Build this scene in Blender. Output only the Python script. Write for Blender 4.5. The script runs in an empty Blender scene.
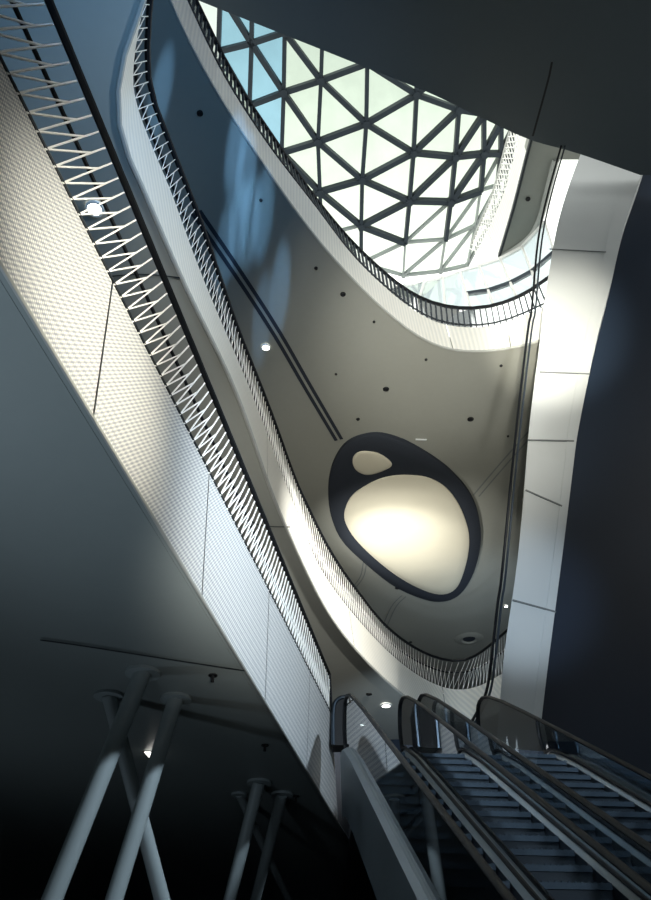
import bpy, bmesh, math, random
from mathutils import Vector, Matrix
from mathutils.geometry import tessellate_polygon
random.seed(4)
S = bpy.context.scene
COL = S.collection
PI = math.pi

# ------------------------------------------------------------------ camera
EYE = 1.6
F, PITCH = 800.0, math.radians(39)
cp, sp = math.cos(PITCH), math.sin(PITCH)
cam_d = bpy.data.cameras.new('camera')
cam_d.sensor_fit = 'VERTICAL'; cam_d.sensor_height = 36; cam_d.sensor_width = 36 * 651 / 900
cam_d.lens = F / 900 * 36
cam_d.clip_end = 500
cam = bpy.data.objects.new('camera', cam_d); COL.objects.link(cam)
cam.location = (0, 0, EYE); cam.rotation_euler = (PI / 2 + PITCH, 0, 0)
S.camera = cam
S.view_settings.view_transform = 'Standard'
S.cycles.use_denoising = True

def ray(px, py):
    v = 450 - py
    return Vector((px - 325.5, F * cp - v * sp, F * sp + v * cp))
def at_z(px, py, z):                 # z above the eye level; returns world point
    r = ray(px, py); t = z / r.z
    return Vector((r.x * t, r.y * t, z + EYE))
def at_d(px, py, d):
    r = ray(px, py); t = d / r.y
    return Vector((r.x * t, d, r.z * t + EYE))

# ------------------------------------------------------------------ materials
def srgb(h):
    c = [int(h[i:i + 2], 16) / 255 for i in (0, 2, 4)]
    return tuple(x / 12.92 if x <= .04045 else ((x + .055) / 1.055) ** 2.4 for x in c) + (1,)
class NT:
    def __init__(s, name):
        s.m = bpy.data.materials.new(name); s.m.use_nodes = True
        s.t = s.m.node_tree; s.t.nodes.clear()
        s.out = s.n('ShaderNodeOutputMaterial')
    def n(s, ty, **kw):
        o = s.t.nodes.new(ty)
        for k, v in kw.items(): setattr(o, k, v)
        return o
    def l(s, a, b): s.t.links.new(a, b)
    def math(s, op, a, b=None, c=None):
        o = s.n('ShaderNodeMath', operation=op)
        for i, x in enumerate((a, b, c)):
            if x is None: continue
            if hasattr(x, 'links'): s.l(x, o.inputs[i])
            else: o.inputs[i].default_value = x
        return o.outputs[0]
    def mix(s, f, a, b):
        o = s.n('ShaderNodeMix', data_type='RGBA')
        for i, x in ((0, f), (6, a), (7, b)):
            if hasattr(x, 'links'): s.l(x, o.inputs[i])
            else: o.inputs[i].default_value = x
        return o.outputs[2]
    def noise(s, scale, detail=3, vec=None):
        o = s.n('ShaderNodeTexNoise'); o.inputs['Scale'].default_value = scale; o.inputs['Detail'].default_value = detail
        if vec is None:
            g = s.n('ShaderNodeNewGeometry'); vec = g.outputs['Position']
        s.l(vec, o.inputs['Vector'])
        return o.outputs['Fac']
    def bsdf(s, col, rough=.5, metal=0, spec=.5, bump=None, bs=.1, emis=None, es=0):
        b = s.n('ShaderNodeBsdfPrincipled')
        if hasattr(col, 'links'): s.l(col, b.inputs['Base Color'])
        else: b.inputs['Base Color'].default_value = col
        b.inputs['Roughness'].default_value = rough; b.inputs['Metallic'].default_value = metal
        b.inputs['Specular IOR Level'].default_value = spec
        if emis is not None:
            b.inputs['Emission Color'].default_value = emis; b.inputs['Emission Strength'].default_value = es
        if bump is not None:
            k = s.n('ShaderNodeBump'); k.inputs['Strength'].default_value = bs; k.inputs['Distance'].default_value = .02
            s.l(bump, k.inputs['Height']); s.l(k.outputs[0], b.inputs['Normal'])
        s.l(b.outputs[0], s.out.inputs['Surface'])
        return b

def plain(name, hexa, rough=.5, metal=0, spec=.4, var=.12, scale=6):
    k = NT(name); c = srgb(hexa)
    f = k.noise(scale, 4)
    d = tuple(x * (1 - var) for x in c[:3]) + (1,); e = tuple(min(1, x * (1 + var)) for x in c[:3]) + (1,)
    k.bsdf(k.mix(f, d, e), rough, metal, spec)
    return k.m
def emit(name, col, st):
    k = NT(name); e = k.n('ShaderNodeEmission'); e.inputs[0].default_value = col; e.inputs[1].default_value = st
    k.l(e.outputs[0], k.out.inputs['Surface']); return k.m
def glass(name, tint, refl=.08, rough=.02, body=0, bodycol=(.8, .8, .8, 1), noise_scale=0):
    k = NT(name)
    t = k.n('ShaderNodeBsdfTransparent')
    if noise_scale:
        f = k.noise(noise_scale, 3)
        f = k.math('MULTIPLY', f, 1.0)
        lo = tuple(x * .72 for x in tint[:3]) + (1,)
        k.l(k.mix(f, lo, tint), t.inputs[0])
    else: t.inputs[0].default_value = tint
    g = k.n('ShaderNodeBsdfGlossy'); g.inputs['Roughness'].default_value = rough
    fr = k.n('ShaderNodeFresnel'); fr.inputs['IOR'].default_value = 1.45
    ff = k.math('MULTIPLY', fr.outputs[0], refl / .04)
    ff = k.math('MINIMUM', ff, .9)
    mx = k.n('ShaderNodeMixShader'); k.l(ff, mx.inputs[0]); k.l(t.outputs[0], mx.inputs[1]); k.l(g.outputs[0], mx.inputs[2])
    o = mx.outputs[0]
    if body:
        d = k.n('ShaderNodeBsdfTranslucent'); d.inputs[0].default_value = bodycol
        d2 = k.n('ShaderNodeBsdfDiffuse'); d2.inputs[0].default_value = bodycol
        m3 = k.n('ShaderNodeMixShader'); m3.inputs[0].default_value = .5; k.l(d.outputs[0], m3.inputs[1]); k.l(d2.outputs[0], m3.inputs[2])
        m2 = k.n('ShaderNodeMixShader'); m2.inputs[0].default_value = body; k.l(o, m2.inputs[1]); k.l(m3.outputs[0], m2.inputs[2]); o = m2.outputs[0]
    k.l(o, k.out.inputs['Surface'])
    return k.m

def uv_nodes(k):
    u = k.n('ShaderNodeTexCoord'); s = k.n('ShaderNodeSeparateXYZ'); k.l(u.outputs['UV'], s.inputs[0])
    return s.outputs[0], s.outputs[1]

def screen_mat():                     # white metal screen punched with rows of dots and fine ribs
    k = NT('perforated_white_metal'); u, v = uv_nodes(k)
    du = k.math('SINE', k.math('MULTIPLY', u, 2 * PI / .042)); dv = k.math('SINE', k.math('MULTIPLY', v, 2 * PI / .042))
    dot = k.math('MULTIPLY_ADD', k.math('MULTIPLY', du, dv), .5, .5)
    dot = k.math('SMOOTH_MIN', k.math('MULTIPLY', k.math('MAXIMUM', k.math('SUBTRACT', dot, .52), 0), 4.5), 1, .1)
    rib = k.math('MULTIPLY_ADD', k.math('SINE', k.math('MULTIPLY', v, 2 * PI / .084)), .5, .5)
    f = k.math('ADD', k.math('MULTIPLY', dot, .7), k.math('MULTIPLY', rib, .3))
    big = k.noise(.9, 2)
    c = k.mix(f, srgb('878d93'), srgb('f4f2ea'))
    k.bsdf(k.mix(k.math('MULTIPLY', big, .08), c, srgb('8c949c')), .45, 0, .5, f, .3)
    return k.m
def ribbed_mat(name, a, b, per, slant):
    k = NT(name); u, v = uv_nodes(k)
    ph = k.math('ADD', k.math('MULTIPLY', u, 2 * PI / per), k.math('MULTIPLY', v, slant))
    f = k.math('MULTIPLY_ADD', k.math('SINE', ph), .5, .5)
    c = k.mix(k.math('ADD', k.math('MULTIPLY', f, .6), k.math('MULTIPLY', k.noise(1.3, 4), .4)), srgb(a), srgb(b))
    k.bsdf(c, .5, 0, .4, f, .25)
    return k.m

def soffit_mat(name, hexa, var=.1):
    k = NT(name); c = srgb(hexa)
    f = k.math('ADD', k.math('MULTIPLY', k.noise(.35, 3), .7), k.math('MULTIPLY', k.noise(7, 4), .3))
    d = tuple(x * (1 - var) for x in c[:3]) + (1,); e = tuple(min(1, x * (1 + var)) for x in c[:3]) + (1,)
    k.bsdf(k.mix(f, d, e), .42, 0, .35, k.noise(30, 3), .03)
    return k.m

M = {
    'soffit_low': soffit_mat('plaster_soffit_low', '7d8584'),
    'soffit_mid': soffit_mat('plaster_soffit_mid', '8a8c86'),
    'soffit_up': soffit_mat('plaster_soffit_up', '8b8d86'),
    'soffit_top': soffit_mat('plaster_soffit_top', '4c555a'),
    'screen': screen_mat(),
    'fascia_b': ribbed_mat('ribbed_cream_fascia', 'cbcdc9', 'e8e6dc', .16, 30.0),
    'fascia_c': ribbed_mat('fine_ribbed_white_fascia', 'd3d5d2', 'efeee6', .12, 0.0),
    'rod': plain('white_painted_steel', 'e9eae6', .4, .0, .5),
    'rail': plain('black_rubber_rail', '0b0f14', .55, 0, .25),
    'trim': plain('pale_edge_trim', 'a9aca8', .4, .3),
    'dark_trim': plain('dark_edge_trim', '2a2f33', .4, .3),
    'steel': plain('dark_grey_steel', '2a343d', .6, .3, .5, .15, 2),
    'steel_glare': plain('glare_lightened_steel', '98a09f', .5, .2, .5, .1, 2),  # same steel, its colour lightened to imitate glare from the bright sky
    'white': plain('white_cladding_panel', 'c6cbcc', .45, 0, .4, .06, .8),
    'joint': plain('grey_joint', '6d7273', .7),
    'charcoal': plain('charcoal_felt', '2b3038', .75, 0, .2, .15, 20),
    'panel': plain('cream_lacquer_panel', 'c9c5b3', .3, 0, .5, .04, 2),
    'column': plain('grey_painted_column', '8d9798', .45, 0, .4, .06, 3),
    'metal': plain('brushed_stainless', '7f8b93', .4, .45, .5, .12, 3),
    'metal_dark': plain('dark_anodised_metal', '3a444d', .35, .8, .5, .12, 3),
    'step': plain('ribbed_step_metal', '3f4d59', .5, .6, .5, .12, 3),
    'riser': plain('step_riser_metal', '2b343c', .5, .5, .5, .12, 3),
    'black': plain('matt_black', '0b0d10', .6),
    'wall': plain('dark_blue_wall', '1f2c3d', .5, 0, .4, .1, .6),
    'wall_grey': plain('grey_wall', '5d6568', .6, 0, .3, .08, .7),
    'floor': plain('stone_floor', '4a4d4f', .35, 0, .5, .1, 1.5),
    'lamp': emit('lamp_glow', (1, .97, .88, 1), 14),
    'lamp_soft': emit('lamp_glow_soft', (1, .97, .9, 1), 5),
    'roof_glass': glass('roof_glass', (.86, .93, .84, 1), .04, .05, .14, (.8, .86, .78, 1), .9),
    'wall_glass': glass('facade_glass', (.60, .70, .73, 1), .06, .03, .22, (.75, .85, .9, 1)),
    'blue_glass': glass('blue_glass', (.42, .68, .86, 1), .05, .05, .12, (.4, .65, .85, 1), .9),
    'esc_glass': glass('smoked_glass', (.50, .58, .64, 1), .06, .02),
    'rail_glass': glass('clear_glass', (.9, .94, .94, 1), .05, .02),
    'reflection': emit('white_reflection_glow', (.93, .97, 1, 1), 3.2),  # glows in place of bright reflections; not a lamp
}

# ------------------------------------------------------------------ mesh helpers
class MB:
    def __init__(s): s.v = []; s.f = []; s.uv = []
    def add(s, vs, fs, uvs=None):
        b = len(s.v); s.v += [Vector(v) for v in vs]
        for i, f in enumerate(fs):
            s.f.append([b + j for j in f]); s.uv.append(uvs[i] if uvs else None)
    def bar(s, p, q, w, h, up=Vector((0, 0, 1))):
        p, q = Vector(p), Vector(q); d = (q - p).normalized()
        x = d.cross(up)
        if x.length < 1e-4: x = d.cross(Vector((0, 1, 0)))
        x.normalize(); y = x.cross(d)
        c = [(-w / 2, -h / 2), (w / 2, -h / 2), (w / 2, h / 2), (-w / 2, h / 2)]
        s.add([p + x * a + y * b for a, b in c] + [q + x * a + y * b for a, b in c],
              [(3, 2, 1, 0), (4, 5, 6, 7)] + [(i, (i + 1) % 4, 4 + (i + 1) % 4, 4 + i) for i in range(4)])
    def tube(s, pts, r, n=8, flat=1.0):
        pts = [Vector(p) for p in pts]; rings = []
        t0 = (pts[1] - pts[0]).normalized()
        x = t0.cross(Vector((0, 0, 1)))
        if x.length < 1e-3: x = t0.cross(Vector((1, 0, 0)))
        x.normalize(); vs = []
        for i, p in enumerate(pts):
            a = pts[max(i - 1, 0)]; b = pts[min(i + 1, len(pts) - 1)]
            t = (b - a).normalized(); x = (x - t * x.dot(t)).normalized(); y = t.cross(x)
            rr = r[i] if isinstance(r, (list, tuple)) else r
            vs += [p + x * math.cos(2 * PI * k / n) * rr + y * math.sin(2 * PI * k / n) * rr * flat for k in range(n)]
        fs = [(i * n + k, i * n + (k + 1) % n, (i + 1) * n + (k + 1) % n, (i + 1) * n + k) for i in range(len(pts) - 1) for k in range(n)]
        fs += [tuple(range(n))[::-1], tuple(range((len(pts) - 1) * n, len(pts) * n))]
        s.add(vs, fs)
    def prism(s, poly, z0, z1):       # poly: list of (x,y); vertical prism
        q = []
        for p in poly:
            p = (p[0], p[1])
            if not q or (Vector(p) - Vector(q[-1])).length > .005: q.append(p)
        if (Vector(q[0]) - Vector(q[-1])).length < .005: q.pop()
        poly = q; n = len(poly)
        tris = tessellate_polygon([[Vector((p[0], p[1], 0)) for p in poly]])
        s.add([(p[0], p[1], z0) for p in poly] + [(p[0], p[1], z1) for p in poly],
              [tuple(t) for t in tris] + [tuple(i + n for i in t) for t in tris] + [(i, (i + 1) % n, n + (i + 1) % n, n + i) for i in range(n)])
    def slab(s, front, back):         # closed solid between two equal polygons
        n = len(front)
        s.add(list(front) + list(back), [tuple(range(n)), tuple(range(n, 2 * n))] + [(i, (i + 1) % n, n + (i + 1) % n, n + i) for i in range(n)])
    def loft(s, rows, uvscale=None):  # rows of equal length point lists -> grid with UV in metres
        nr, nc = len(rows), len(rows[0]); us = [0]
        for i in range(1, nc): us.append(us[-1] + (rows[0][i] - rows[0][i - 1]).length)
        vsum = [0]
        for j in range(1, nr): vsum.append(vsum[-1] + (rows[j][nc // 2] - rows[j - 1][nc // 2]).length)
        off = uvscale or 0
        vs = [p for r in rows for p in r]; fs = []; uvs = []
        for j in range(nr - 1):
            for i in range(nc - 1):
                fs.append((j * nc + i, j * nc + i + 1, (j + 1) * nc + i + 1, (j + 1) * nc + i))
                uvs.append([(off + us[i], vsum[j]), (off + us[i + 1], vsum[j]), (off + us[i + 1], vsum[j + 1]), (off + us[i], vsum[j + 1])])
        s.add(vs, fs, uvs)
    def build(s, name, mat, parent=None, smooth=False, origin=None):
        me = bpy.data.meshes.new(name)
        bm = bmesh.new()
        o = Vector(origin) if origin is not None else Vector((0, 0, 0))
        vs = [bm.verts.new(v - o) for v in s.v]; ul = bm.loops.layers.uv.new('UVMap')
        for f, uv in zip(s.f, s.uv):
            try: fc = bm.faces.new([vs[i] for i in f])
            except ValueError: continue
            if uv:
                for lp, c in zip(fc.loops, uv): lp[ul].uv = c
        big = [f for f in bm.faces if len(f.verts) > 4]
        if big: bmesh.ops.triangulate(bm, faces=big, ngon_method='EAR_CLIP')
        bmesh.ops.recalc_face_normals(bm, faces=bm.faces)
        bm.to_mesh(me); bm.free()
        if smooth:
            for p in me.polygons: p.use_smooth = True
            me.set_sharp_from_angle(angle=math.radians(40))
        me.materials.append(mat)
        ob = bpy.data.objects.new(name, me); COL.objects.link(ob); ob.location = o
        if parent is not None:
            ob.parent = parent; ob.location = o - Vector(parent.location)
        return ob
def tag(o, label=None, cat=None, group=None, kind=None):
    if label: o['label'] = label
    if cat: o['category'] = cat
    if group: o['group'] = group
    if kind: o['kind'] = kind
    return o
def thing(name, label, cat, loc=(0, 0, 0), group=None):
    o = bpy.data.objects.new(name, None); COL.objects.link(o); o.location = loc; o.empty_display_size = .2
    return tag(o, label, cat, group)
def struct(o): o['kind'] = 'structure'; return o
def dup(root, loc, label=None, rotz=0):
    r = root.copy(); COL.objects.link(r); r.location = loc; r.rotation_euler = (0, 0, rotz)
    if label: r['label'] = label
    for ch in list(root.children):
        c = ch.copy(); COL.objects.link(c); c.parent = r
        for g in list(ch.children):
            d = g.copy(); COL.objects.link(d); d.parent = c
    return r

# ------------------------------------------------------------------ curves
def catmull(pts, n=8):
    out = []
    P = [pts[0] * 2 - pts[1]] + list(pts) + [pts[-1] * 2 - pts[-2]]
    for i in range(1, len(P) - 2):
        a, b, c, d = P[i - 1:i + 3]
        for k in range(n):
            t = k / n
            out.append(.5 * ((2 * b) + (c - a) * t + (2 * a - 5 * b + 4 * c - d) * t * t + (3 * b - a - 3 * c + d) * t ** 3))
    out.append(Vector(pts[-1])); return out
def smooth(pts, it=6):
    for _ in range(it):
        pts = [pts[0]] + [(pts[i - 1] + pts[i] * 2 + pts[i + 1]) / 4 for i in range(1, len(pts) - 1)] + [pts[-1]]
    return pts
def extend(pts, a, b):
    t0 = (pts[0] - pts[3]).normalized(); t1 = (pts[-1] - pts[-4]).normalized()
    if a: pts = [pts[0] + t0 * a] + pts
    if b: pts = pts + [pts[-1] + t1 * b]
    return pts
def resample(pts, step):
    L = [0]
    for i in range(1, len(pts)): L.append(L[-1] + (pts[i] - pts[i - 1]).length)
    n = max(2, int(round(L[-1] / step))); out = []; j = 0
    for k in range(n + 1):
        s = L[-1] * k / n
        while j < len(L) - 2 and L[j + 1] < s: j += 1
        d = L[j + 1] - L[j]
        out.append(pts[j].lerp(pts[j + 1], (s - L[j]) / d if d else 0))
    return out
def plan_curve(px, z, a=0, b=0, step=.1):
    pts = smooth(catmull([at_z(x, y, z) for x, y in px], 10), 40)
    return resample(extend(pts, a, b), step)
def nearest(p, crv):
    best, bp = 1e9, None
    for i in range(len(crv) - 1):
        a, b = crv[i].xy, crv[i + 1].xy; d = b - a; L = d.length_squared
        t = 0 if L == 0 else max(0, min(1, (p.xy - a).dot(d) / L))
        q = a + d * t; e = (q - p.xy).length
        if e < best: best, bp = e, crv[i].lerp(crv[i + 1], t)
    return bp
def match(base, crv): return [nearest(p, crv) for p in base]
def at_s(crv, s):                       # point at distance s along an evenly sampled curve
    i = 0
    for i in range(len(crv) - 1):
        d = (crv[i + 1] - crv[i]).length
        if s <= d or i == len(crv) - 2: return crv[i].lerp(crv[i + 1], min(1, s / d if d else 0))
        s -= d
def shift(crv, d):
    out = []
    for i, p in enumerate(crv):
        t = (crv[min(i + 1, len(crv) - 1)] - crv[max(0, i - 1)]); t.z = 0; t.normalize()
        out.append(p + Vector((-t.y, t.x, 0)) * d)
    return out
def length(crv): return sum((crv[i + 1] - crv[i]).length for i in range(len(crv) - 1))

# ================================================================== heights above the eye
A0, A1, A2 = 3.6, 5.04, 5.76
B0, B1, B2 = 8.35, 9.43, 10.42
C0, C1, C2 = 15.0, 16.15, 16.85
LAND = 3.7
D0 = 19.0

# ================================================================== gallery A : straight low gallery
a_bot = resample(extend([at_z(77 + t * 261 / 10, 390 + t * 432 / 10, A0) for t in range(-4, 11)], 5, 0), .1)
a_top = resample(extend([at_z(101 + t * 231 / 10, 260 + t * 456 / 10, A1) for t in range(-6, 11)], 6, 0), .1)
a_rail = resample(extend([at_z(81 + t * 248 / 10, 78 + t * 596 / 10, A2) for t in range(-1, 11)], 6, 0), .1)
# soffit
end = a_bot[-1]; dirA = (a_bot[-1] - a_bot[0]).normalized()
far = end + dirA * 9
mb = MB(); mb.prism([(a_bot[0].x, a_bot[0].y), (end.x, end.y), (far.x, far.y), (-15, far.y), (-15, a_bot[0].y)], A0 + EYE + .004, A0 + EYE + .012)
mb.prism([(a_bot[0].x - .5, a_bot[0].y), (end.x - .5, end.y), (-15, end.y), (-15, a_bot[0].y)], A0 + EYE + .3, A0 + EYE + .5)
struct(mb.build('ceiling', M['soffit_low']))
# fascia screen : split in panels at the seams
fa = thing('gallery_screen', 'broad white perforated metal screen band fronting the low straight gallery, black handrail above it', 'screen', at_s(a_bot, length(a_bot) / 2))
N = 9
LA = length(a_bot)
seam = nearest(at_z(93, 417, A0), a_bot); 
s_seam = 0
for i in range(len(a_bot) - 1):
    if (a_bot[i] - a_bot[0]).length < (seam - a_bot[0]).length: s_seam = (seam - a_bot[0]).length
cuts = [s_seam + 2.55 * k for k in range(-8, 9)]
cuts = [0] + [c for c in cuts if .3 < c < LA - .4] + [LA]
LT = length(a_top)
def a_pair(s):                          # seams lean a little, like the print of the panel joints
    return at_s(a_bot, s), nearest(at_s(a_bot, s) + Vector((0, 0, 0)), a_top)
for c0, c1 in zip(cuts, cuts[1:]):
    lo, hi = [], []
    n = max(2, int((c1 - c0) / .2))
    for k in range(n + 1):
        s = c0 + .012 + (c1 - c0 - .024) * k / n
        p = at_s(a_bot, s); lo.append(p); hi.append(nearest(p, a_top))
    if c1 == LA: hi[-1] = a_top[-1]
    rows = [[p.lerp(q, j / 4) for p, q in zip(lo, hi)] for j in range(5)]
    mb = MB(); mb.loft(rows, c0)
    mb.build('screen_panel', M['screen'], fa)
mb = MB()
off = Vector((-dirA.y, dirA.x, 0)) * .06
mb.loft([[p + off for p in a_bot], [nearest(p, a_top) + off for p in a_bot]]); mb.build('backing_sheet', M['joint'], fa)
mb = MB(); mb.tube([p + Vector((0, 0, -.01)) for p in a_bot[::8] + [a_bot[-1]]], .016, 6); mb.build('bottom_trim', M['trim'], fa)
mb = MB(); mb.tube([p + Vector((0, 0, .02)) for p in a_top[::8] + [a_top[-1]]], .014, 6); mb.build('top_trim', M['dark_trim'], fa)

# balustrade A
ra = thing('gallery_balustrade', 'balustrade of white V-shaped rods and black handrail on the low straight gallery', 'balustrade', at_s(a_top, LT / 2))
mb = MB(); mb.tube(a_rail[::6] + [a_rail[-1], a_top[-1] + Vector((0, 0, .05))], [.032] * (len(a_rail[::6]) + 1) + [.02], 8, .8); mb.build('handrail', M['rail'], ra, True)
inw = Vector((-dirA.y, dirA.x, 0)) * .10
mid = [p.lerp(nearest(p, a_rail), .70) + inw for p in a_top]
mb = MB(); mb.tube(mid[::6] + [mid[-1]], .018, 6); mb.build('lower_rail', M['rail'], ra)
def vrods(parent, base, rail, gap, lean1, h1, lean2, h2, inset, w, s0, s1, mat, start=0, cap=100):
    n = int((s1 - s0) / gap); rest = MB(); cnt = 0
    idx = list(range(n))
    for i in idx:
        s = s0 + (i + .5) * gap
        p = at_s(base, s)
        mb = MB() if cnt < cap else rest
        for ln, h in ((lean1, h1), (lean2, h2)):
            if s + ln > s1: continue
            q = at_s(base, s + ln); q = q.lerp(nearest(q, rail), h)
            mb.bar(p, q, w, w)
        if cnt < cap and mb.v: mb.build('baluster', mat, parent)
        cnt += 1
    if rest.v: tag(rest.build('far_balusters', mat, parent), None, None, None, 'stuff')
# spacing from two neighbouring rod feet
g0 = (nearest(at_z(142, 337, A1), a_top) - nearest(at_z(148.5, 348, A1), a_top)).length
sA = 0
st = nearest(at_z(60, 180, A1), a_top); sA = (st - a_top[0]).length
print('A spacing', g0, 'len', LT, 'start', sA, 'rods', (LT - sA) / g0)
vrods(ra, a_top, a_rail, g0, g0 * 2.05, .91, g0 * 2.5, .66, 0, .013, max(0, sA - 1.5), LT, M['rod'])

# ================================================================== gallery B : S-curved white band
pxB0 = [(150, -20), (135, 25), (122, 60), (117, 92), (120, 134), (128, 156), (144, 190), (168, 248), (200, 318), (238, 392), (266, 480), (286, 527), (306, 571), (328, 615), (360, 656), (400, 694), (436, 718), (460, 726), (496, 716), (535, 690)]
pxB1 = [(150, -20), (137, 35), (132.4, 78), (135, 96), (140, 116), (156, 156), (174, 198), (191, 248), (220, 320), (252, 392), (283.5, 480), (298, 512), (313, 556), (332.7, 588), (360, 622.5), (400, 664), (440, 688), (472, 690), (502, 674), (540, 648)]
pxB2 = [(152, -20), (147, 35), (148, 78), (152, 98), (168, 138), (184, 180), (200, 218), (234, 320), (250, 360), (274, 420), (294.6, 480), (305.7, 502), (323, 539), (342.5, 571), (360, 594), (384, 626), (420, 652), (452, 662), (472, 658), (492, 644), (535, 605)]
b0 = plan_curve(pxB0, B0, 0, 3); b1 = plan_curve(pxB1, B1, 0, 3); b2 = plan_curve(pxB2, B2, 0, 3)
def stack(base, *tops): return [base] + [match(base, t) for t in tops]
def slab_poly(curve, xl=-15, xr=15, yb=40):
    c = [(p.x, p.y) for p in curve]
    return c
def floor_with_edge(name, curve, z0, z1, mat):
    poly = [(p.x, p.y) for p in curve[::3]] + [(curve[-1].x, curve[-1].y)]
    if poly[-1][1] < 13.4: poly.append((poly[-1][0] + .02, 13.4))
    poly = poly + [(15, poly[-1][1]), (15, 37), (-15, 37), (-15, poly[0][1])]
    mb = MB(); mb.prism(poly, z0 + EYE, z0 + EYE + .04)
    q = shift(curve, .2)
    poly = [(p.x, p.y) for p in q[::3]] + [(q[-1].x, q[-1].y)]
    if poly[-1][1] < 13.4: poly.append((poly[-1][0] + .02, 13.4))
    poly = poly + [(15, poly[-1][1]), (15, 37), (-15, 37), (-15, poly[0][1])]
    mb.prism(poly, z1 + EYE, z1 + EYE + .1)
    return struct(mb.build(name, mat))
floor_with_edge('ceiling', b0, B0 + .01, B0 + .5, M['soffit_mid'])
def fascia(name, label, base, top, mat, seams, trimmat, wthick=.03):
    t = thing(name, label, 'fascia', base[len(base) // 2])
    cut = [0] + seams + [len(base) - 1]
    s = 0
    for a, b in zip(cut, cut[1:]):
        lo = base[a:b + 1]; hi = match(lo, top)
        if b != len(base) - 1:
            d = (lo[-1] - lo[-2]).normalized() * .02; lo = lo[:-1] + [lo[-1] - d]; hi = hi[:-1] + [hi[-1] - d]
        mb = MB(); mb.loft([[p.lerp(q, j / 5) for p, q in zip(lo, hi)] for j in range(6)], s); s += length(lo)
        mb.build('fascia_panel', mat, t, True)
    mb = MB(); mb.tube(base[::4] + [base[-1]], .03, 6); mb.build('bottom_trim', trimmat, t)
    tp = match(base[::4] + [base[-1]], top); mb = MB(); mb.tube(tp, .035, 6); mb.build('top_trim', M['trim'], t)
    return t
seamsB = []
for q in ((268, 480), (353, 649), (448, 722)):
    p = nearest(at_z(q[0], q[1], B0), b0); seamsB.append(min(range(len(b0)), key=lambda i: (b0[i] - p).length))
fascia('gallery_fascia', 'S-curved white ribbed band edging the middle gallery, bright where it sweeps down to the escalators', b0, b1, M['fascia_b'], sorted(seamsB), M['trim'])
rb = thing('gallery_balustrade', 'balustrade of thin rods and black handrail along the S-curved middle gallery', 'balustrade', b1[len(b1) // 2])
b2m = b2
mb = MB(); mb.tube(b2[::4] + [b2[-1]], .04, 8); mb.build('handrail', M['rail'], rb, True)
midB = [p.lerp(nearest(p, b2), .62) for p in b1]
midB = shift(midB, .1)
mb = MB(); mb.tube(midB[::4] + [midB[-1]], .025, 6); mb.build('lower_rail', M['rail'], rb)
LB = length(b1)
print('B len', LB)
vrods(rb, b1, b2, .14, .40, .93, .12, .6, 0, .010, .2, LB, M['rod'], 0, 100)

# ================================================================== gallery C : upper void edge
pxC0 = [(160, -25), (183, 30), (208, 77), (230, 114), (258, 156), (286, 198), (320, 243), (344, 270), (372, 299), (396, 320), (420, 338), (448, 350), (480, 352), (508, 349), (538, 342), (562, 333)]
pxC1 = [(178, -20), (203, 35), (225, 79), (246, 112), (265, 141), (289, 173), (323, 216), (345, 247), (372, 276), (400, 300), (424, 317), (448, 326), (484, 328), (510, 321), (532, 312), (560, 299)]
pxC2 = [(186, -20), (210, 30), (233, 77), (250, 104), (265, 126), (289, 162), (314, 197), (344, 234), (370, 260), (400, 286), (424, 300), (452, 308), (480, 308), (500, 304), (520, 296), (534, 288), (547, 278), (566, 266)]
c0 = plan_curve(pxC0, C0, 6, 0); c1 = plan_curve(pxC1, C1, 6, 0); c2 = plan_curve(pxC2, C2, 6, 0)
floor_with_edge('ceiling', c0, C0 + .01, C0 + .6, M['soffit_up'])
seamsC = []
for q in ((452, 350), (510, 349)):
    p = nearest(at_z(q[0], q[1], C0), c0); seamsC.append(min(range(len(c0)), key=lambda i: (c0[i] - p).length))
fascia('gallery_fascia', 'white curved band edging the upper opening beneath the glass roof', c0, c1, M['fascia_c'], sorted(seamsC), M['trim'])
rc = thing('gallery_balustrade', 'balustrade of closely set bars around the upper opening below the glass roof', 'balustrade', c1[len(c1) // 2])
mb = MB(); mb.tube(c2[::4] + [c2[-1]], .05, 8); mb.build('handrail', M['rail'], rc, True)
c15 = [p.lerp(nearest(p, c2), .12) for p in c1]
mb = MB(); mb.tube(c15[::4] + [c15[-1]], .025, 6); mb.build('lower_rail', M['dark_trim'], rc)
mb = MB(); mb.loft([c1, match(c1, c2)]); mb.build('balustrade_glass', M['rail_glass'], rc)
LC = length(c1); rest = MB(); gC = .16; nC = int((LC - 5.2) / gC)
print('C len', LC, nC)
for i in range(nC):
    p = at_s(c1, 5.0 + i * gC); q = nearest(p, c2)
    mb = MB() if i < 100 else rest
    mb.bar(p, q, .028, .05)
    if mb is not rest: mb.build('baluster', M['steel'], rc)
tag(rest.build('far_balusters', M['steel'], rc), kind='stuff')

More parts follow.
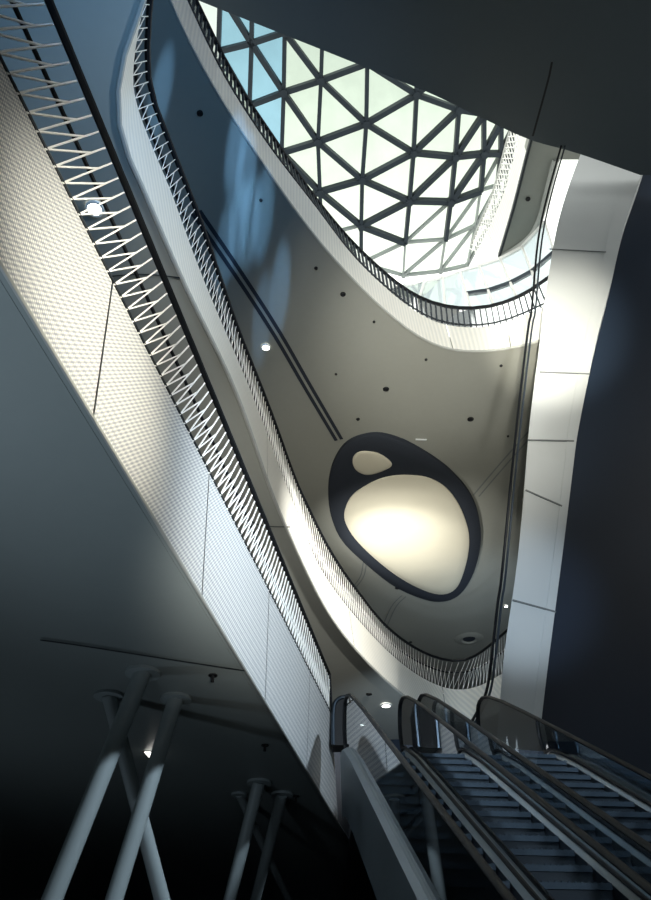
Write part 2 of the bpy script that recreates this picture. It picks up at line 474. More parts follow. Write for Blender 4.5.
# ================================================================== egg-shaped recess on the upper soffit
egg = [(372.5, 435.5), (397.4, 439.7), (425, 453.5), (450, 471.5), (469.3, 493.6), (479, 518.5), (480.4, 546), (472, 576.5), (458, 596), (439, 602), (416.8, 597), (392, 585), (364, 562.7), (342, 540.6), (331, 515.7), (328.3, 488), (333.8, 463), (347.6, 443.8)]
egg_in = [(408.5, 475.6), (430.6, 479), (450, 492), (463.8, 515.7), (469.3, 540.6), (465, 568), (455.5, 589), (439, 594.5), (414, 586), (386, 568), (358.7, 543), (346, 524), (345, 510), (353, 495), (372.5, 482.5), (389, 477)]
egg_sm = [(367, 451.6), (381, 455), (392, 464.6), (382, 471.5), (367, 475), (356, 470), (352.6, 460.4), (357, 453.5)]
def closed(px, z, n=5):
    p = [at_z(x, y, z) for x, y in px]; m = len(p); out = []
    for i in range(m):
        a, b, c, d = p[i - 1], p[i], p[(i + 1) % m], p[(i + 2) % m]
        for k in range(n):
            t = k / n
            out.append(.5 * ((2 * b) + (c - a) * t + (2 * a - 5 * b + 4 * c - d) * t * t + (3 * b - a - 3 * c + d) * t ** 3))
    return out
eg = thing('ceiling_feature', 'big dark egg-shaped ceiling ring framing a lit cream panel and a small oval panel', 'ceiling feature', at_z(405, 520, C0))
def pad(px, z, th, mat, name, bev=.1, dome=0):
    P = closed(px, z); c = sum(P, Vector()) / len(P); n = len(P)
    up = [p + Vector((0, 0, th)) for p in P]; low = P; inn = [p + (c - p).normalized() * bev + Vector((0, 0, -bev * .5)) for p in P]
    rows = [up, low, inn]
    for f in (.85, .6, .3): rows.append([c.lerp(p, f) + Vector((0, 0, -bev * .5 - dome * (1 - f * f))) for p in P])
    mb = MB(); vs = [v for r in rows for v in r]; fs = []
    for j in range(len(rows) - 1):
        fs += [(j * n + i, j * n + (i + 1) % n, (j + 1) * n + (i + 1) % n, (j + 1) * n + i) for i in range(n)]
    vs.append(c + Vector((0, 0, -bev * .5 - dome))); k = len(vs) - 1; b = (len(rows) - 1) * n
    fs += [(b + i, b + (i + 1) % n, k) for i in range(n)]
    mb.add(vs, fs); return mb.build(name, mat, eg, True)
pad(egg, C0 - .12, .14, M['charcoal'], 'dark_surround', .10)
pad(egg_in, C0 - .20, .1, M['panel'], 'lit_panel', .06, .06)
pad(egg_sm, C0 - .20, .1, M['panel'], 'oval_panel', .04, .02)

# ================================================================== ceiling tracks, discs, downlights
def strip(name, px, z, w, mat, label, cat, gap=0, group=None, kind=None):
    P = resample(smooth(catmull([at_z(x, y, z - .02) for x, y in px], 6), 2), .3)
    t = thing(name, label, cat, P[len(P) // 2], group) if not kind else None
    for sd in ((-gap, gap) if gap else (0,)):
        mb = MB(); Q = shift(P, sd)
        L, R = shift(Q, -w / 2), shift(Q, w / 2)
        mb.loft([L, R]); 
        o = mb.build('slot' if not kind else name, mat, t)
        if kind: o['kind'] = kind
strip('ceiling_track', [(196, 212), (237, 272), (276, 332), (306, 384), (339, 440)], C0, .10, M['charcoal'], 'double dark track running up the shadowed ceiling from the egg-shaped ring', 'ceiling track', .085)
strip('ceiling_track', [(476, 496), (505, 462), (548, 414)], C0, .05, M['joint'], 'faint double track running from the egg-shaped ring toward the white pillar', 'ceiling track', .1)
strip('ceiling_track', [(404, 596), (394, 606), (384, 628)], C0, .04, M['joint'], 'short double track curving from the underside of the egg-shaped ring to the handrail', 'ceiling track', .09)
strip('ceiling_track', [(365, 562), (362, 577), (352, 590)], C0, .04, M['joint'], 'short faint track beside the lower flank of the egg-shaped ring', 'ceiling track', .06)
strip('trim_1', [(40, 640), (77, 645), (160, 658), (246, 671)], A0, .03, M['dark_trim'], None, None, 0, None, 'structure')
strip('trim_2', [(552, 62), (548.5, 79), (532.8, 136)], D0, .05, M['black'], None, None, 0, None, 'structure')
strip('trim_3', [(247, 520), (262, 526), (290, 527)], B0, .03, M['dark_trim'], None, None, 0, None, 'structure')
strip('trim_4', [(78, 280), (140, 274), (182, 278)], B0, .02, M['dark_trim'], None, None, 0, None, 'structure')

def disc(px, py, z, r, label, name='ceiling_speaker', cat='ceiling speaker', mat='black', group='small dark discs in the ceilings'):
    p = at_z(px, py, z); 
    mb = MB(); n = 14
    prof = [(r * 1.15, 0), (r * 1.15, -.02), (r * .9, -.03), (r * .7, -.012)]
    vs = []; fs = []
    for rr, dz in prof: vs += [(rr * math.cos(2 * PI * k / n), rr * math.sin(2 * PI * k / n), dz) for k in range(n)]
    for j in range(3): fs += [(j * n + k, j * n + (k + 1) % n, (j + 1) * n + (k + 1) % n, (j + 1) * n + k) for k in range(n)]
    fs.append(tuple(range(3 * n, 4 * n))); mb.add(vs, fs)
    o = mb.build(name, M[mat]); o.location = p; tag(o, label, cat, group); return o
for x, y, r, l in [
    (386, 389, .075, 'larger dark disc in the ceiling above the egg-shaped ring, well clear of it'),
    (470.5, 419, .08, 'larger dark disc in the ceiling between the egg-shaped ring and the hanging cable'),
    (426, 359.5, .035, 'tiny dark disc in the ceiling just under the curved white band'),
    (501, 365.5, .035, 'tiny dark disc in the ceiling under the white band, beside the hanging cable'),
    (336, 374, .03, 'tiny dark disc in the ceiling beside the double dark track'),
    (358, 419, .045, 'faint disc in the ceiling just above the small end of the egg-shaped ring'),
    (508, 436, .03, 'tiny dark disc in the ceiling above the faint track by the cable'),
    (343, 294, .06, 'dark disc in the ceiling under the lower sweep of the upper white band'),
    (316, 268, .04, 'small dark disc in the ceiling close under the long slope of the upper band'),
    (374, 321.6, .03, 'tiny dark disc in the ceiling beneath the bottom curve of the upper band'),
    (200, 113, .055, 'dark disc in the blue-lit shadowed ceiling at the top of the picture'),
    (261, 200, .035, 'tiny dark disc in the ceiling amid the blue light streaks'),
    (397, 588, .07, 'dark disc touching the underside of the egg-shaped ring'),
    (410.6, 642, .06, 'dark disc in the ceiling just above the curved black handrail')]:
    disc(x, y, C0, r, l)
disc(369, 694, B0, .07, 'dark disc in the ceiling beneath the bright S-curved band, above the escalators')
disc(303, 646, B0, .035, 'tiny dark disc in the ceiling strip beside the straight black handrail')
for x, y, z, l in [(213, 675, A0, 'small black sprinkler under the low ceiling, by the pair of slanted columns'), (265, 745, A0, 'small black sprinkler under the low ceiling near the white screen edge'), (296, 796, A0, 'small black sprinkler under the low ceiling above the distant columns')]:
    t = thing('ceiling_sprinkler', l, 'sprinkler', at_z(x, y, z), 'sprinklers under the low ceiling')
    mb = MB(); mb.tube([at_z(x, y, z), at_z(x, y, z) + Vector((0, 0, -.08))], .018, 8); mb.build('stem', M['black'], t)
    mb = MB(); mb.tube([at_z(x, y, z) + Vector((0, 0, -.0)), at_z(x, y, z) + Vector((0, 0, -.012))], .05, 10); mb.build('flange', M['black'], t)
# shallow cone in the soffit
p = at_z(469, 638.7, C0); t = thing('ceiling_diffuser', 'shallow round recessed diffuser low in the ceiling over the black handrail', 'diffuser', p)
mb = MB(); n = 24; vs = []; fs = []
for rr, dz in ((.62, -.005), (.5, -.05), (.34, -.07), (.26, -.01)): vs += [p + Vector((rr * math.cos(2 * PI * k / n), rr * math.sin(2 * PI * k / n), dz)) for k in range(n)]
for j in range(3): fs += [(j * n + k, j * n + (k + 1) % n, (j + 1) * n + (k + 1) % n, (j + 1) * n + k) for k in range(n)]
mb.add(vs, fs); mb.build('cone', M['soffit_up'], t, True)
mb = MB(); mb.tube([p + Vector((0, 0, -.004)), p + Vector((0, 0, -.012))], .27, 20); mb.build('core', M['charcoal'], t)
# white plate on soffit
p = at_z(421, 439, C0); t = MB(); t.bar(p + Vector((-.16, 0, -.02)), p + Vector((.16, .02, -.02)), .05, .03)
tag(t.build('ceiling_plate', M['white']), 'small white plate on the ceiling above the egg-shaped ring', 'ceiling plate')
def downlight(px, py, z, r, label, st='lamp'):
    p = at_z(px, py, z); t = thing('downlight', label, 'downlight', p, 'round ceiling downlights')
    n = 16; mb = MB(); vs = []; fs = []
    for rr, dz in ((r * 1.35, 0), (r * 1.35, -.03), (r, -.035), (r, -.01)): vs += [p + Vector((rr * math.cos(2 * PI * k / n), rr * math.sin(2 * PI * k / n), dz)) for k in range(n)]
    for j in range(3): fs += [(j * n + k, j * n + (k + 1) % n, (j + 1) * n + (k + 1) % n, (j + 1) * n + k) for k in range(n)]
    mb.add(vs, fs); mb.build('ring', M['white'], t)
    mb = MB(); mb.tube([p + Vector((0, 0, -.012)), p + Vector((0, 0, -.026))], r, n); mb.build('lens', M[st], t)
downlight(95, 208, B0, .085, 'bright round downlight seen through the white rods of the low gallery')
downlight(266, 347, C0, .09, 'bright round downlight in the blue-lit ceiling beside the S-curved handrail')
downlight(386, 705, B0, .11, 'round downlight under the S-curved band, the brighter one above the escalator handrails')
downlight(362.5, 724, B0, .07, 'small round downlight in the ceiling beyond the escalator newel')
downlight(506, 606, C0, .06, 'small bright downlight close beside the white pillar, over the middle gallery')
# small wedge light by the slanted columns
p = at_z(148, 752, A0); t = thing('wedge_light', 'tiny bright wedge-shaped light under the low ceiling between the slanted columns', 'light', p)
mb = MB(); mb.slab([p + Vector(v) for v in ((-.05, -.02, 0), (.06, -.02, 0), (.05, -.02, -.09))], [p + Vector(v) for v in ((-.05, .03, 0), (.06, .03, 0), (.05, .03, -.09))]); mb.build('glowing_lens', M['lamp_soft'], t)
mb = MB(); mb.bar(p + Vector((-.07, .005, .005)), p + Vector((.08, .005, .005)), .07, .02); mb.build('mount', M['black'], t)

# ================================================================== slanted columns under the low gallery
def column(top, low, r, label):
    t = Vector(top); d = Vector(low) - t; b = t + d * ((t.z - 0) / -d.z)
    b.z = 0
    o = thing('slanted_column', label, 'column', b, 'slanted round columns')
    mb = MB(); mb.tube([b, t], r, 20); mb.build('shaft', M['column'], o, True)
    mb = MB(); mb.tube([t + Vector((0, 0, .02)), t + Vector((0, 0, -.03))], r * 2.0, 20); mb.build('collar', M['column'], o, True)
    mb = MB(); mb.tube([b, b + Vector((0, 0, .05))], r * 2.0, 20); mb.build('base_plate', M['column'], o, True)
column(at_z(143, 672, A0), at_d(83, 822, 8.3), .095, 'slanted grey column, the thickest and longest, crossing in front of the others')
column(at_z(176, 698, A0), at_d(138, 822, 9.1), .09, 'slanted grey column leaning beside the tiny wedge light, its collar nearest the white screen')
column(at_z(109, 695, A0), at_d(142, 822, 9.6), .085, 'slanted grey column leaning the opposite way, passing behind its two neighbours')
column(at_z(259, 782, A0), at_d(249, 822, 12.5), .09, 'distant slanted grey column, the thicker of the far cluster by the screen')
column(at_z(282, 794, A0), at_d(275, 822, 13.3), .085, 'distant slanted grey column of the far cluster, closest to the white screen edge')
column(at_z(239, 794, A0), at_d(252, 822, 13.6), .06, 'distant thin column leaning across behind the far cluster')

# ================================================================== pillar, dark wall
pl = [(590, 130), (570, 182), (557, 226), (550.5, 264), (543, 308), (539.5, 345), (529.6, 420), (523.6, 500), (515.7, 576), (505.7, 640), (500, 702), (495, 770), (488, 860), (474, 1010)]
pr = [(655, 130), (640, 180), (624, 224), (612, 280), (599, 330), (590, 370), (578, 430), (573.6, 462), (561.6, 560), (549.6, 650), (540, 730), (534, 790), (526, 860), (510, 1010)]
PD = 12.6
Lp = [at_d(x, y, PD) for x, y in pl]; Rp = [at_d(x, y, PD) for x, y in pr]
for q in (Lp, Rp):
    d = (q[-1] - q[-2]); q[-1] = q[-2] + d * ((0 - q[-2].z) / d.z)
wp = struct(bpy.data.objects.new('pillar', None)); COL.objects.link(wp); wp.location = (Lp[-1] + Rp[-1]) / 2
tag(wp, 'tall white panelled pillar leaning outward beside the escalators', 'pillar'); wp['kind'] = 'thing'
wp.name = 'leaning_pillar'
Lp = smooth(catmull(Lp, 4), 3); Rp = smooth(catmull(Rp, 4), 3)
mb = MB(); back = Vector((.05, .4, 0))
mb.loft([Lp, Rp]); mb.loft([Lp, [p + back for p in Lp]]); mb.loft([Rp, [p + back for p in Rp]]); mb.loft([[p + back for p in Lp], [p + back for p in Rp]])
mb.build('shaft', M['white'], wp)
mb = MB()                               # raised strip down the far edge
r1 = [p.lerp(q, .80) + Vector((0, -.03, 0)) for p, q in zip(Lp, Rp)]; r2 = [q + Vector((0, -.03, 0)) for q in Rp]
mb.loft([r1, r2]); mb.loft([r1, [p + Vector((0, .04, 0)) for p in r1]]); mb.loft([r2, [p + Vector((0, .04, 0)) for p in r2]]); mb.build('edge_strip', M['white'], wp)
for (x0, y0, x1, y1) in ((549, 249, 606, 252), (539, 372, 590, 374), (527, 440, 574, 441), (525, 490, 562, 506), (512, 600, 556, 612)):
    mb = MB(); mb.bar(at_d(x0 + .5, y0, PD - .035), at_d(x1, y1, PD - .035), .02, .028); mb.build('panel_joint', M['joint'], wp)
mb = MB(); q = [p.lerp(r, .5) for p, r in zip(Lp, Rp)]
wall = [(p.x, p.z) for p in q] + [(15, 0), (15, q[0].z)]
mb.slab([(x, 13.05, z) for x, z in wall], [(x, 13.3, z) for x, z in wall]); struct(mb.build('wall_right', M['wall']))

# ================================================================== hanging twin cable
cb = [(564, 143), (549.6, 194), (539.6, 242), (533.6, 310), (529.7, 330), (515.7, 452), (503.7, 575), (499.7, 602), (492.5, 666), (487.7, 694), (478, 714), (471, 726), (466, 738)]
def cable_pts(off):
    pts = []
    for i, (x, y) in enumerate(cb):
        d = 11.05 + 1.2 * min(1, max(0, (y - 143) / 520))
        pts.append(at_d(x + off, y, d))
    return smooth(catmull(pts, 8), 4)
t = thing('hanging_cable', 'dark twin cable dropping beside the white pillar, hooked at its foot by the escalator handrail', 'cable', at_d(466, 738, 12.2))
for o_, r_ in ((-1.9, .024), (1.9, .02)):
    mb = MB(); mb.tube(cable_pts(o_), r_, 8); mb.build('cable_strand', M['rail'] if o_ < 0 else M['steel'], t, True)

# ================================================================== top soffit D
dpx = [(150, -20), (197, 0), (300, 41), (390, 77), (430, 93), (480, 117), (530, 140), (574, 152), (640, 175)]
dc = [at_z(x, y, D0) for x, y in dpx]; dc = smooth(catmull(dc, 6), 3)
poly = [(p.x, p.y) for p in dc] + [(15, dc[-1].y), (15, -5), (-6, -5), (-6, dc[0].y)]
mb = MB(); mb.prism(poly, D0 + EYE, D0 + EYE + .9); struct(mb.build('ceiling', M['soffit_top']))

# ================================================================== upper side gallery E
E0, E1, E2 = 22.7, 24.0, 25.0
e_in = [at_z(x, y, E0) for x, y in ((560, 40), (546, 90), (532, 136), (522, 175), (513, 210), (499, 257))]
e_mid = [at_z(x, y, E1) for x, y in ((556, 30), (538, 85), (521, 131), (505, 190), (490, 225), (475, 266))]
e_out = [at_z(x, y, E2) for x, y in ((548, 30), (529, 80), (510.7, 128), (494, 190), (478, 228), (461, 270))]
e_in, e_mid, e_out = [resample(extend(smooth(catmull(c, 6), 3), 6, 0), .15) for c in (e_in, e_mid, e_out)]
eg2 = thing('side_gallery_fascia', 'pale smooth band edging the high side gallery next to the glass roof', 'fascia', e_in[-1])
mb = MB(); mb.loft([e_in, match(e_in, e_mid)]); mb.build('fascia_panel', M['fascia_c'], eg2)
mb = MB(); mb.tube(e_in[::4] + [e_in[-1]], .06, 6); mb.build('bottom_trim', M['dark_trim'], eg2)
re = thing('side_gallery_balustrade', 'lattice balustrade of crossing white rods on the high side gallery', 'balustrade', e_mid[-1])
mb = MB(); mb.tube(match(e_mid, e_out)[::4], .05, 6); mb.build('handrail', M['trim'], re)
vrods(re, e_mid, e_out, .2, .6, .98, -.2 + .01, .9, 0, .04, 5, length(e_mid), M['rod'], 0, 100)
ecur = [at_z(x, y, E0) for x, y in ((499, 258), (515, 249), (530, 237), (540, 220), (548, 190), (556, 160))]
ecur = smooth(catmull(ecur, 6), 2)
poly = [(p.x, p.y) for p in e_in[::3]] + [(p.x, p.y) for p in ecur[1:]] + [(ecur[-1].x + 6, ecur[-1].y), (ecur[-1].x + 6, e_in[0].y)]
mb = MB(); mb.prism(poly, E0 + EYE + .02, E0 + EYE + .5); struct(mb.build('ceiling', M['soffit_mid']))
mb = MB(); mb.tube(ecur, .12, 6); struct(mb.build('trim_5', M['trim']))
disc(528, 199, E0, .07, 'dark disc in the ceiling of the high side gallery', group='small dark discs in the ceilings')

# ================================================================== glass roof
cols = {
    -2: {-2: (221, -8), -1: (219, 50), 0: (217, 112)},
    -1: {-2: (253, -20), -1: (252, 42), 0: (250, 104), 1: (252, 156)},
    0: {-2: (287, -32), -1: (285, 31), 0: (284, 91), 1: (282, 151), 2: (284, 203), 3: (287, 246)},
    1: {-2: (326, -48), -1: (323, 17), 0: (321, 79), 1: (318, 140), 2: (320, 190), 3: (322, 234), 4: (325, 270)},
    2: {-1: (369, -2), 0: (367, 62), 1: (366, 122), 2: (362, 178), 3: (361, 224), 4: (361, 262)},
    3: {-1: (421, -36), 0: (418, 30), 1: (416, 93), 2: (413, 151), 3: (409, 199), 4: (405, 241), 5: (403, 274)},
    4: {1: (461, 52), 2: (458, 108), 3: (454.6, 155), 4: (450, 200), 5: (445, 238), 6: (440, 270)},
    5: {2: (482, 70), 3: (483, 112), 4: (483, 152), 5: (480, 189), 6: (475, 224), 7: (467, 264)},
    6: {3: (500, 84), 4: (500, 120), 5: (500, 152), 6: (497, 184), 7: (490, 220)},
    7: {4: (512, 96), 5: (512, 128), 6: (509, 160), 7: (503, 194)},
}
def roof_pt(x, y):
    r = ray(x, y); t = 34 / (r.z + .25 * r.y)
    return Vector((r.x * t, r.y * t, r.z * t + EYE))
node = {(k, j): roof_pt(*p) for k, c in cols.items() for j, p in c.items()}
gr = thing('glass_roof', 'glass roof of triangular panes in a dark steel grid over the upper opening', 'glass roof', node[(2, 2)])
upn = Vector((0, .25, 1)).normalized()
tri = MB(); tri_b = MB()
seen = set()
def edge(a, b, w, h):
    if a in node and b in node and (a, b) not in seen:
        seen.add((a, b)); mb = MB(); mb.bar(node[a] - upn * h / 2, node[b] - upn * h / 2, w, h, upn)
        mb.build('roof_beam', M['steel_glare'] if w < .15 else M['steel'], gr)
for (k, j) in list(node):
    low = j - k / 2 > 2.3  # lower members get the steel with sky glare put into its colour
    w = .09 if low else .19
    h = .25 if low else .42
    edge((k, j), (k, j + 1), w * .8, h); edge((k, j), (k + 1, j), w, h); edge((k, j), (k + 1, j + 1), w, h)
    for f in (((k, j), (k + 1, j), (k + 1, j + 1)), ((k, j), (k + 1, j + 1), (k, j + 1))):
        if all(x in node for x in f): (tri_b if k < 0 else tri).add([node[x] + upn * .02 for x in f], [(0, 1, 2)])
tri.build('glass_panes', M['roof_glass'], gr); tag(tri_b.build('blue_panes', M['blue_glass'], gr), 'blue-tinted panes')
for key in node:
    if 0 <= key[0] <= 5:
        p = node[key]; mb = MB(); lo_ = key[1] - key[0] / 2 > 2.3; mb.tube([p - upn * (.3 if lo_ else .5), p + upn * .02], .09 if lo_ else .15, 8); mb.build('roof_node', M['steel_glare'] if lo_ else M['steel'], gr)

# ================================================================== inclined glass wall behind the upper balustrade
gt = [(405, 285), (425, 281), (443, 277), (460, 271), (479, 266), (500, 259), (522, 247), (545, 222)]
gb = [(395, 292), (419, 301), (445, 306), (471, 309), (494, 307), (517, 299), (538, 288), (560, 272)]
GT = [at_z(x, y, 22.6) for x, y in gt]; GB = [at_z(x, y, 17.7) for x, y in gb]
gw = thing('glass_wall', 'sloping glass wall with slim white mullions behind the upper curved balustrade', 'glass wall', GB[3])
mb = MB(); mb.loft([GB, GT]); mb.build('glass_panes', M['wall_glass'], gw)
for p, q in zip(GB, GT):
    mb = MB(); mb.bar(p, q, .07, .12); mb.build('mullion', M['rod'], gw)
mb = MB(); mb.tube(GT, .08, 6); mb.build('top_rail', M['rod'], gw)
mb = MB(); mb.tube([a.lerp(b, .35) for a, b in zip(GB[3:], GT[3:])], .09, 6); mb.build('cross_rail', M['steel'], gw)

# ================================================================== escalators
AZ = math.radians(-5.3)
fwd = Vector((math.sin(AZ), math.cos(AZ), 0)); lat = Vector((math.cos(AZ), -math.sin(AZ), 0))
RISE = LAND + EYE; RUN = RISE / math.tan(math.radians(30)); FLAT = .35
def escalator(label, loc, width):
    t = thing('escalator', label, 'escalator', loc, 'pair of escalators'); O = Vector(loc)
    def W(s, y, z): return O + fwd * s + lat * y + Vector((0, 0, z))
    base = [(-1.1, 0), (-.5, 0), (-.25, .03), (.15, .2)] + [(RUN * k / 12, RISE * k / 12 + .02) for k in range(1, 12)] + [(RUN - .05, RISE - .06), (RUN + .15, RISE), (RUN + FLAT, RISE)]
    H = .95
    half = width / 2
    for sd in (-1, 1):
        y = sd * half
        # handrail with rounded ends
        top = [W(s, y, z + H) for s, z in base]
        e = base[-1]; b = base[0]; r = .36
        endc = [W(e[0] + r * .55 * math.sin(a), y, RISE + H - r + r * math.cos(a)) for a in [PI * k / 10 for k in range(1, 11)]]
        beg = [W(b[0] - r * .55 * math.sin(a), y, H - r + r * math.cos(a)) for a in [PI * k / 10 for k in range(10, 0, -1)]]
        endc.append(W(e[0] - .1, y, RISE + .24)); 
        mb = MB(); mb.tube(smooth(beg + top + endc, 1), .031, 10, .75); mb.build('handrail', M['rail'], t, True)
        # glass
        lo = [W(s, y, z + .16) for s, z in base]; hi = [W(s, y, z + H - .03) for s, z in base]
        for k in range(1, 5):
            a = PI / 2 * k / 4
            hi.append(W(e[0] + r * .5 * math.sin(a * 1.0), y, RISE + H - r + r * math.cos(a) - .03)); lo.append(W(e[0] + r * .5 * math.sin(a) - .0, y, RISE + .2))
        mb = MB(); th = lat * .006
        mb.loft([lo, hi]); mb.build('balustrade_glass', M['esc_glass'], t)
        # skirt and deck
        i0, i1 = half - .09, half + .17 if False else half + .09
        sk0 = [W(s, sd * i0, z - .25) for s, z in base]; sk1 = [W(s, sd * i0, z + .10) for s, z in base]
        mb = MB(); mb.loft([sk0, sk1]); mb.build('skirt', M['metal_dark'], t)
        d0 = [W(s, sd * i0, z + .10) for s, z in base]; d1 = [W(s, sd * (half - .03), z + .17) for s, z in base]; d2 = [W(s, sd * (half + .03), z + .17) for s, z in base]; d3 = [W(s, sd * (i1), z + .13) for s, z in base]; d4 = [W(s, sd * i1, z + .05) for s, z in base]
        mb = MB(); mb.loft([d0, d1, d2, d3, d4]); mb.build('deck', M['metal'], t)
        mb = MB(); mb.tube([W(s, sd * (half - .05), z + .185) for s, z in base], .02, 6); mb.build('clamp_strip', M['black'], t)
        c0_ = [W(s, sd * i1, z + .06) for s, z in base]; c1_ = [W(s, sd * (i1 - .02), max(-.02, z - .75)) for s, z in base]
        mb = MB(); mb.loft([c0_, c1_]); mb.build('cladding', M['metal'], t)
    n = int(round(RISE / .2)); hgt = RISE / n; run = RUN / n; sw = half - .1
    tread = None
    for k in range(n):
        s0 = run * k + .1; z1 = hgt * (k + 1)
        o = W(s0, 0, z1)
        if tread is None:
            mb = MB()
            for (y0, s_a, s_b, za, zb) in ((0, 0, run + .02, -.05, 0),):
                c = [fwd * s_a - lat * sw, fwd * s_a + lat * sw, fwd * s_b + lat * sw, fwd * s_b - lat * sw]
                mb.slab([v + Vector((0, 0, za)) for v in c], [v + Vector((0, 0, zb)) for v in c])
            for g in range(12):
                yy = -sw + .02 + (2 * sw - .04) * g / 11
                mb.bar(lat * yy + fwd * .005 + Vector((0, 0, .004)), lat * yy + fwd * (run) + Vector((0, 0, .004)), .012, .012)
            st = mb.build('step', M['step'], t); st.location = o - O; first = st
            mb = MB(); c = [fwd * .02 - lat * sw, fwd * .02 + lat * sw, fwd * .035 + lat * sw, fwd * .035 - lat * sw]
            mb.slab([v + Vector((0, 0, -hgt - .02)) for v in c], [v + Vector((0, 0, -.04)) for v in c])
            rs = mb.build('riser', M['riser'], st); rs.location = (0, 0, 0); tread = (st, rs)
        else:
            a = tread[0].copy(); COL.objects.link(a); a.location = o - O
            b_ = tread[1].copy(); COL.objects.link(b_); b_.parent = a
    mb = MB(); mb.slab([W(RUN + .1, -sw, RISE - .04), W(RUN + .1, sw, RISE - .04), W(RUN + 1.0, sw, RISE - .04), W(RUN + 1.0, -sw, RISE - .04)], [W(RUN + .1, -sw, RISE + .012), W(RUN + .1, sw, RISE + .012), W(RUN + 1.0, sw, RISE + .012), W(RUN + 1.0, -sw, RISE + .012)])
    mb.build('comb_plate', M['metal'], t)
    mb = MB(); mb.slab([W(-1.3, -sw, 0), W(-1.3, sw, 0), W(.1, sw, 0), W(.1, -sw, 0)], [W(-1.3, -sw, .02), W(-1.3, sw, .02), W(.1, sw, .02), W(.1, -sw, .02)])
    mb.build('floor_plate', M['metal'], t)
    return t
D_END = 11.75; s_end = RUN + FLAT
def esc_origin(xc):                    # centre of the top landing end at forward distance D_END
    p = Vector((xc, D_END, 0)) - fwd * s_end
    return p
escalator('dark escalator beside the low white screen, its steps in view', esc_origin((.29 + 1.15) / 2), .84)
escalator('dark escalator beside the leaning white pillar, its steps half hidden', esc_origin((1.40 + 2.33) / 2), .92)

# landing slab and what stands behind it
mb = MB(); mb.prism([(.42, 12.2), (14.9, 12.2), (14.9, 24), (.42, 24)], LAND + EYE - .3, LAND + EYE - .005); struct(mb.build('floor', M['floor']))
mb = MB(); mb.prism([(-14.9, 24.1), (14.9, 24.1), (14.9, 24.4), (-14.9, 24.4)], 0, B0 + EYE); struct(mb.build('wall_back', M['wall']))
for x0, label in ((427, 'white pointed sail shape standing behind the escalator glass, the one between the two escalators'), (503, 'white pointed sail shape behind the glass by the white pillar, broader of the pair'), (513, 'white pointed sail shape behind the glass by the white pillar, slimmer of the pair')):  # bright reflections built as added glowing panels
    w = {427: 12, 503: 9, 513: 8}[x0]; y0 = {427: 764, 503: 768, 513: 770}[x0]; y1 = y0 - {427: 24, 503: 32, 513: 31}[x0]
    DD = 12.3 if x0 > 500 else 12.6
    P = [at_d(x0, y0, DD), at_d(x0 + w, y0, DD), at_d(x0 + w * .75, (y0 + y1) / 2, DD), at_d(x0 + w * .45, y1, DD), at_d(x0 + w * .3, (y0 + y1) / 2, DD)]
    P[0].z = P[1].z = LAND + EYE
    mb = MB(); mb.slab(P, [p + Vector((0, .04, 0)) for p in P]); o = mb.build('reflection_panel', M['reflection']); tag(o, label, 'reflection', 'white sail shapes behind the escalator glass')
# dark newel unit at the end of the near handrail (head of a third escalator lane)
t = thing('newel_bollard', 'dark round-topped newel unit tucked between the white screen corner and the escalator handrail', 'newel', at_d(347, 770, 13.2))
arch = [at_d(x, y, 13.2) for x, y in ((333, 745), (333, 712), (336, 701), (343, 697), (351, 698), (354, 708), (354, 745))]
mb = MB(); mb.slab(arch, [p + Vector((0, .35, 0)) for p in arch]); mb.build('body', M['black'], t)
mb = MB(); mb.tube(smooth(catmull(arch, 4), 1), .035, 8); mb.build('rim', M['metal_dark'], t, True)

# ================================================================== room shell
mb = MB(); mb.prism([(-15, -6), (15, -6), (15, 37), (-15, 37)], -.3, 0); struct(mb.build('floor', M['floor']))
mb = MB(); mb.prism([(-15.3, -6), (-15, -6), (-15, 37), (-15.3, 37)], 0, C0 + EYE); struct(mb.build('wall_left', M['wall_grey']))
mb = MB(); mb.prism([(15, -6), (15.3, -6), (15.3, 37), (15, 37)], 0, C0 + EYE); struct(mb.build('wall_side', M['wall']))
mb = MB(); mb.prism([(-15, -6.3), (15, -6.3), (15, -6), (-15, -6)], 0, D0 + EYE); struct(mb.build('wall_front', M['wall_grey']))
mb = MB(); mb.prism([(-15, 37), (15, 37), (15, 37.3), (-15, 37.3)], 0, C0 + EYE); struct(mb.build('wall_rear', M['wall_grey']))

# ================================================================== light
w = bpy.data.worlds.new('sky'); S.world = w; w.use_nodes = True
nt = w.node_tree; bg = nt.nodes['Background']
tc = nt.nodes.new('ShaderNodeTexCoord'); sx = nt.nodes.new('ShaderNodeSeparateXYZ'); nt.links.new(tc.outputs['Generated'], sx.inputs[0])
rp = nt.nodes.new('ShaderNodeValToRGB'); nt.links.new(sx.outputs[2], rp.inputs[0])
rp.color_ramp.elements[0].position = .77; rp.color_ramp.elements[0].color = (1.0, 1.0, .95, 1)
rp.color_ramp.elements[1].position = .93; rp.color_ramp.elements[1].color = (.33, .38, .345, 1)
e = rp.color_ramp.elements.new(.84); e.color = (.62, .66, .6, 1)
nt.links.new(rp.outputs[0], bg.inputs[0]); bg.inputs[1].default_value = 2.4

def spot(loc, to, power, col, size, blend=1.0, rad=.1, scale=(1, 1, 1), name='added_fill_spot'):  # fill light added out of view, not fixtures of the building
    l = bpy.data.lights.new(name, 'SPOT'); l.energy = power; l.color = col; l.spot_size = math.radians(size); l.spot_blend = blend; l.shadow_soft_size = rad
    o = bpy.data.objects.new(name, l); COL.objects.link(o); o.location = loc
    o.rotation_euler = (Vector(to) - Vector(loc)).to_track_quat('-Z', 'Y').to_euler(); o.scale = scale
    o['kind'] = 'helper'
    return o
CREAM = (1, .94, .80); BLUE = (.25, .55, 1); COOL = (.72, .86, 1); WHITE = (1, .97, .9)
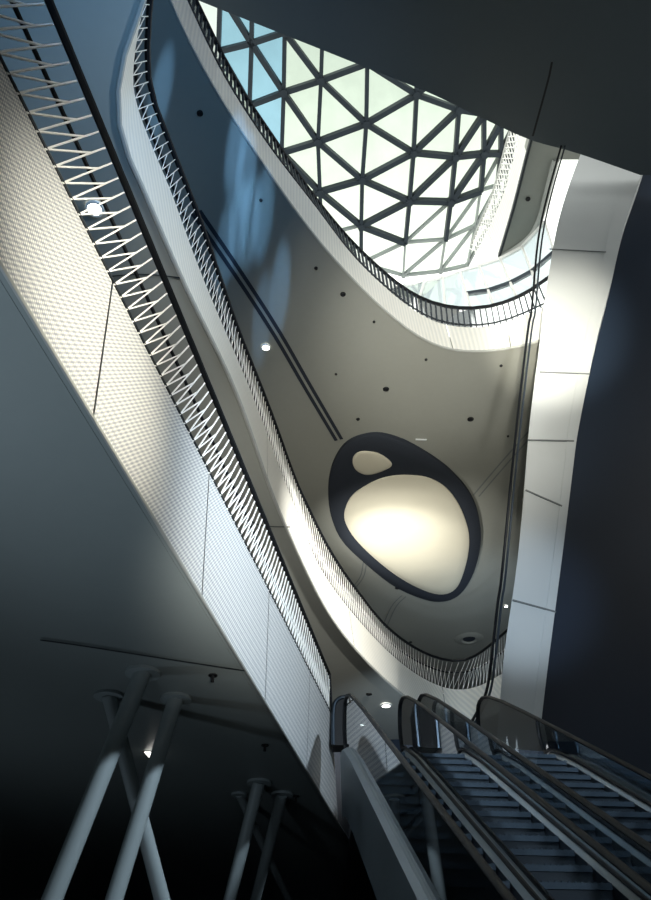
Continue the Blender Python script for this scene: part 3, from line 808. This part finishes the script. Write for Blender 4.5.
# lit panel inside the egg-shaped ring (added spots hidden behind the middle gallery band)
spot((.25, 20.3, 10.75), at_z(404, 530, C0), 2000, WHITE, 62, 1.0, .08)
spot((.25, 20.3, 10.75), at_z(402, 535, C0), 2700, WHITE, 40, 1.0, .08)
# upper ceiling: cream wash in the middle, cool wash elsewhere
spot((.6, -3, 4), at_z(430, 410, C0), 9500, CREAM, 30, 1.0, .3)
spot((-.3, -3, 4), at_z(350, 500, C0), 6500, WHITE, 34, 1.0, .3)
spot((.3, -3, 4), at_z(185, 110, C0), 3600, BLUE, 44, 1.0, .3)
spot((6.8, 24, 10.8), at_z(450, 620, C0), 700, COOL, 100, 1.0, .3)
# white band of the middle gallery and the strip of ceiling below it
spot((4.5, 3.0, 9.0), (-.1, 16.5, 10.3), 30000, WHITE, 25, 1.0, .1)
spot((4.0, 1.0, 7.5), (-2.0, 6.0, 10.6), 1900, COOL, 50, 1.0, .2)
spot((.2, 2.5, 3), at_z(270, 540, B0), 2600, WHITE, 36, 1.0, .3)
spot((3.0, 16.5, 5.5), (3.0, 22.5, 10.6), 1100, COOL, 60, 1.0, .08)
# white screen of the low gallery
spot((4.0, 2.2, 6.0), at_z(84, 340, (A0 + A1) / 2), 3200, CREAM, 32, 1.0, .2)
spot((4.0, 4.5, 9.0), (-.8, 9.2, 5.9), 3300, COOL, 72, 1.0, .2)
# low ceiling
spot((-3.2, 1.5, .4), at_z(70, 380, A0), 700, COOL, 74, 1.0, .2)
spot((-5.2, 8.5, .3), (-3.0, 9.0, 5.2), 90, COOL, 120, 1.0, .2)
# upper band and pillar
spot((2.0, 1.0, 3.0), at_z(440, 335, C0 + .6), 12000, WHITE, 22, 1.0, .2)
spot((.8, 2.0, 3.0), at_d(556, 335, PD), 30000, CREAM, 13, 1.0, .2)
spot((.8, 2.0, 3.0), at_d(524, 600, PD), 3600, COOL, 15, 1.0, .2)
spot((.2, -.5, 4.2), (1.5, 8.5, 4.2), 420, COOL, 46, 1.0, .3)
# blue light streaks on the shadowed ceiling
for (x, y, pw) in ((236, 150, 1), (246, 170, 1), (238, 225, 1), (250, 222, 1), (263, 215, 1), (226, 245, .8), (280, 290, 1), (262, 320, .7), (160, 95, .7)):
    spot((.6, -3, 4.0), at_z(x, y, C0), 13000 * pw, BLUE, 4, .8, .03, (.4, 1.6, 1))
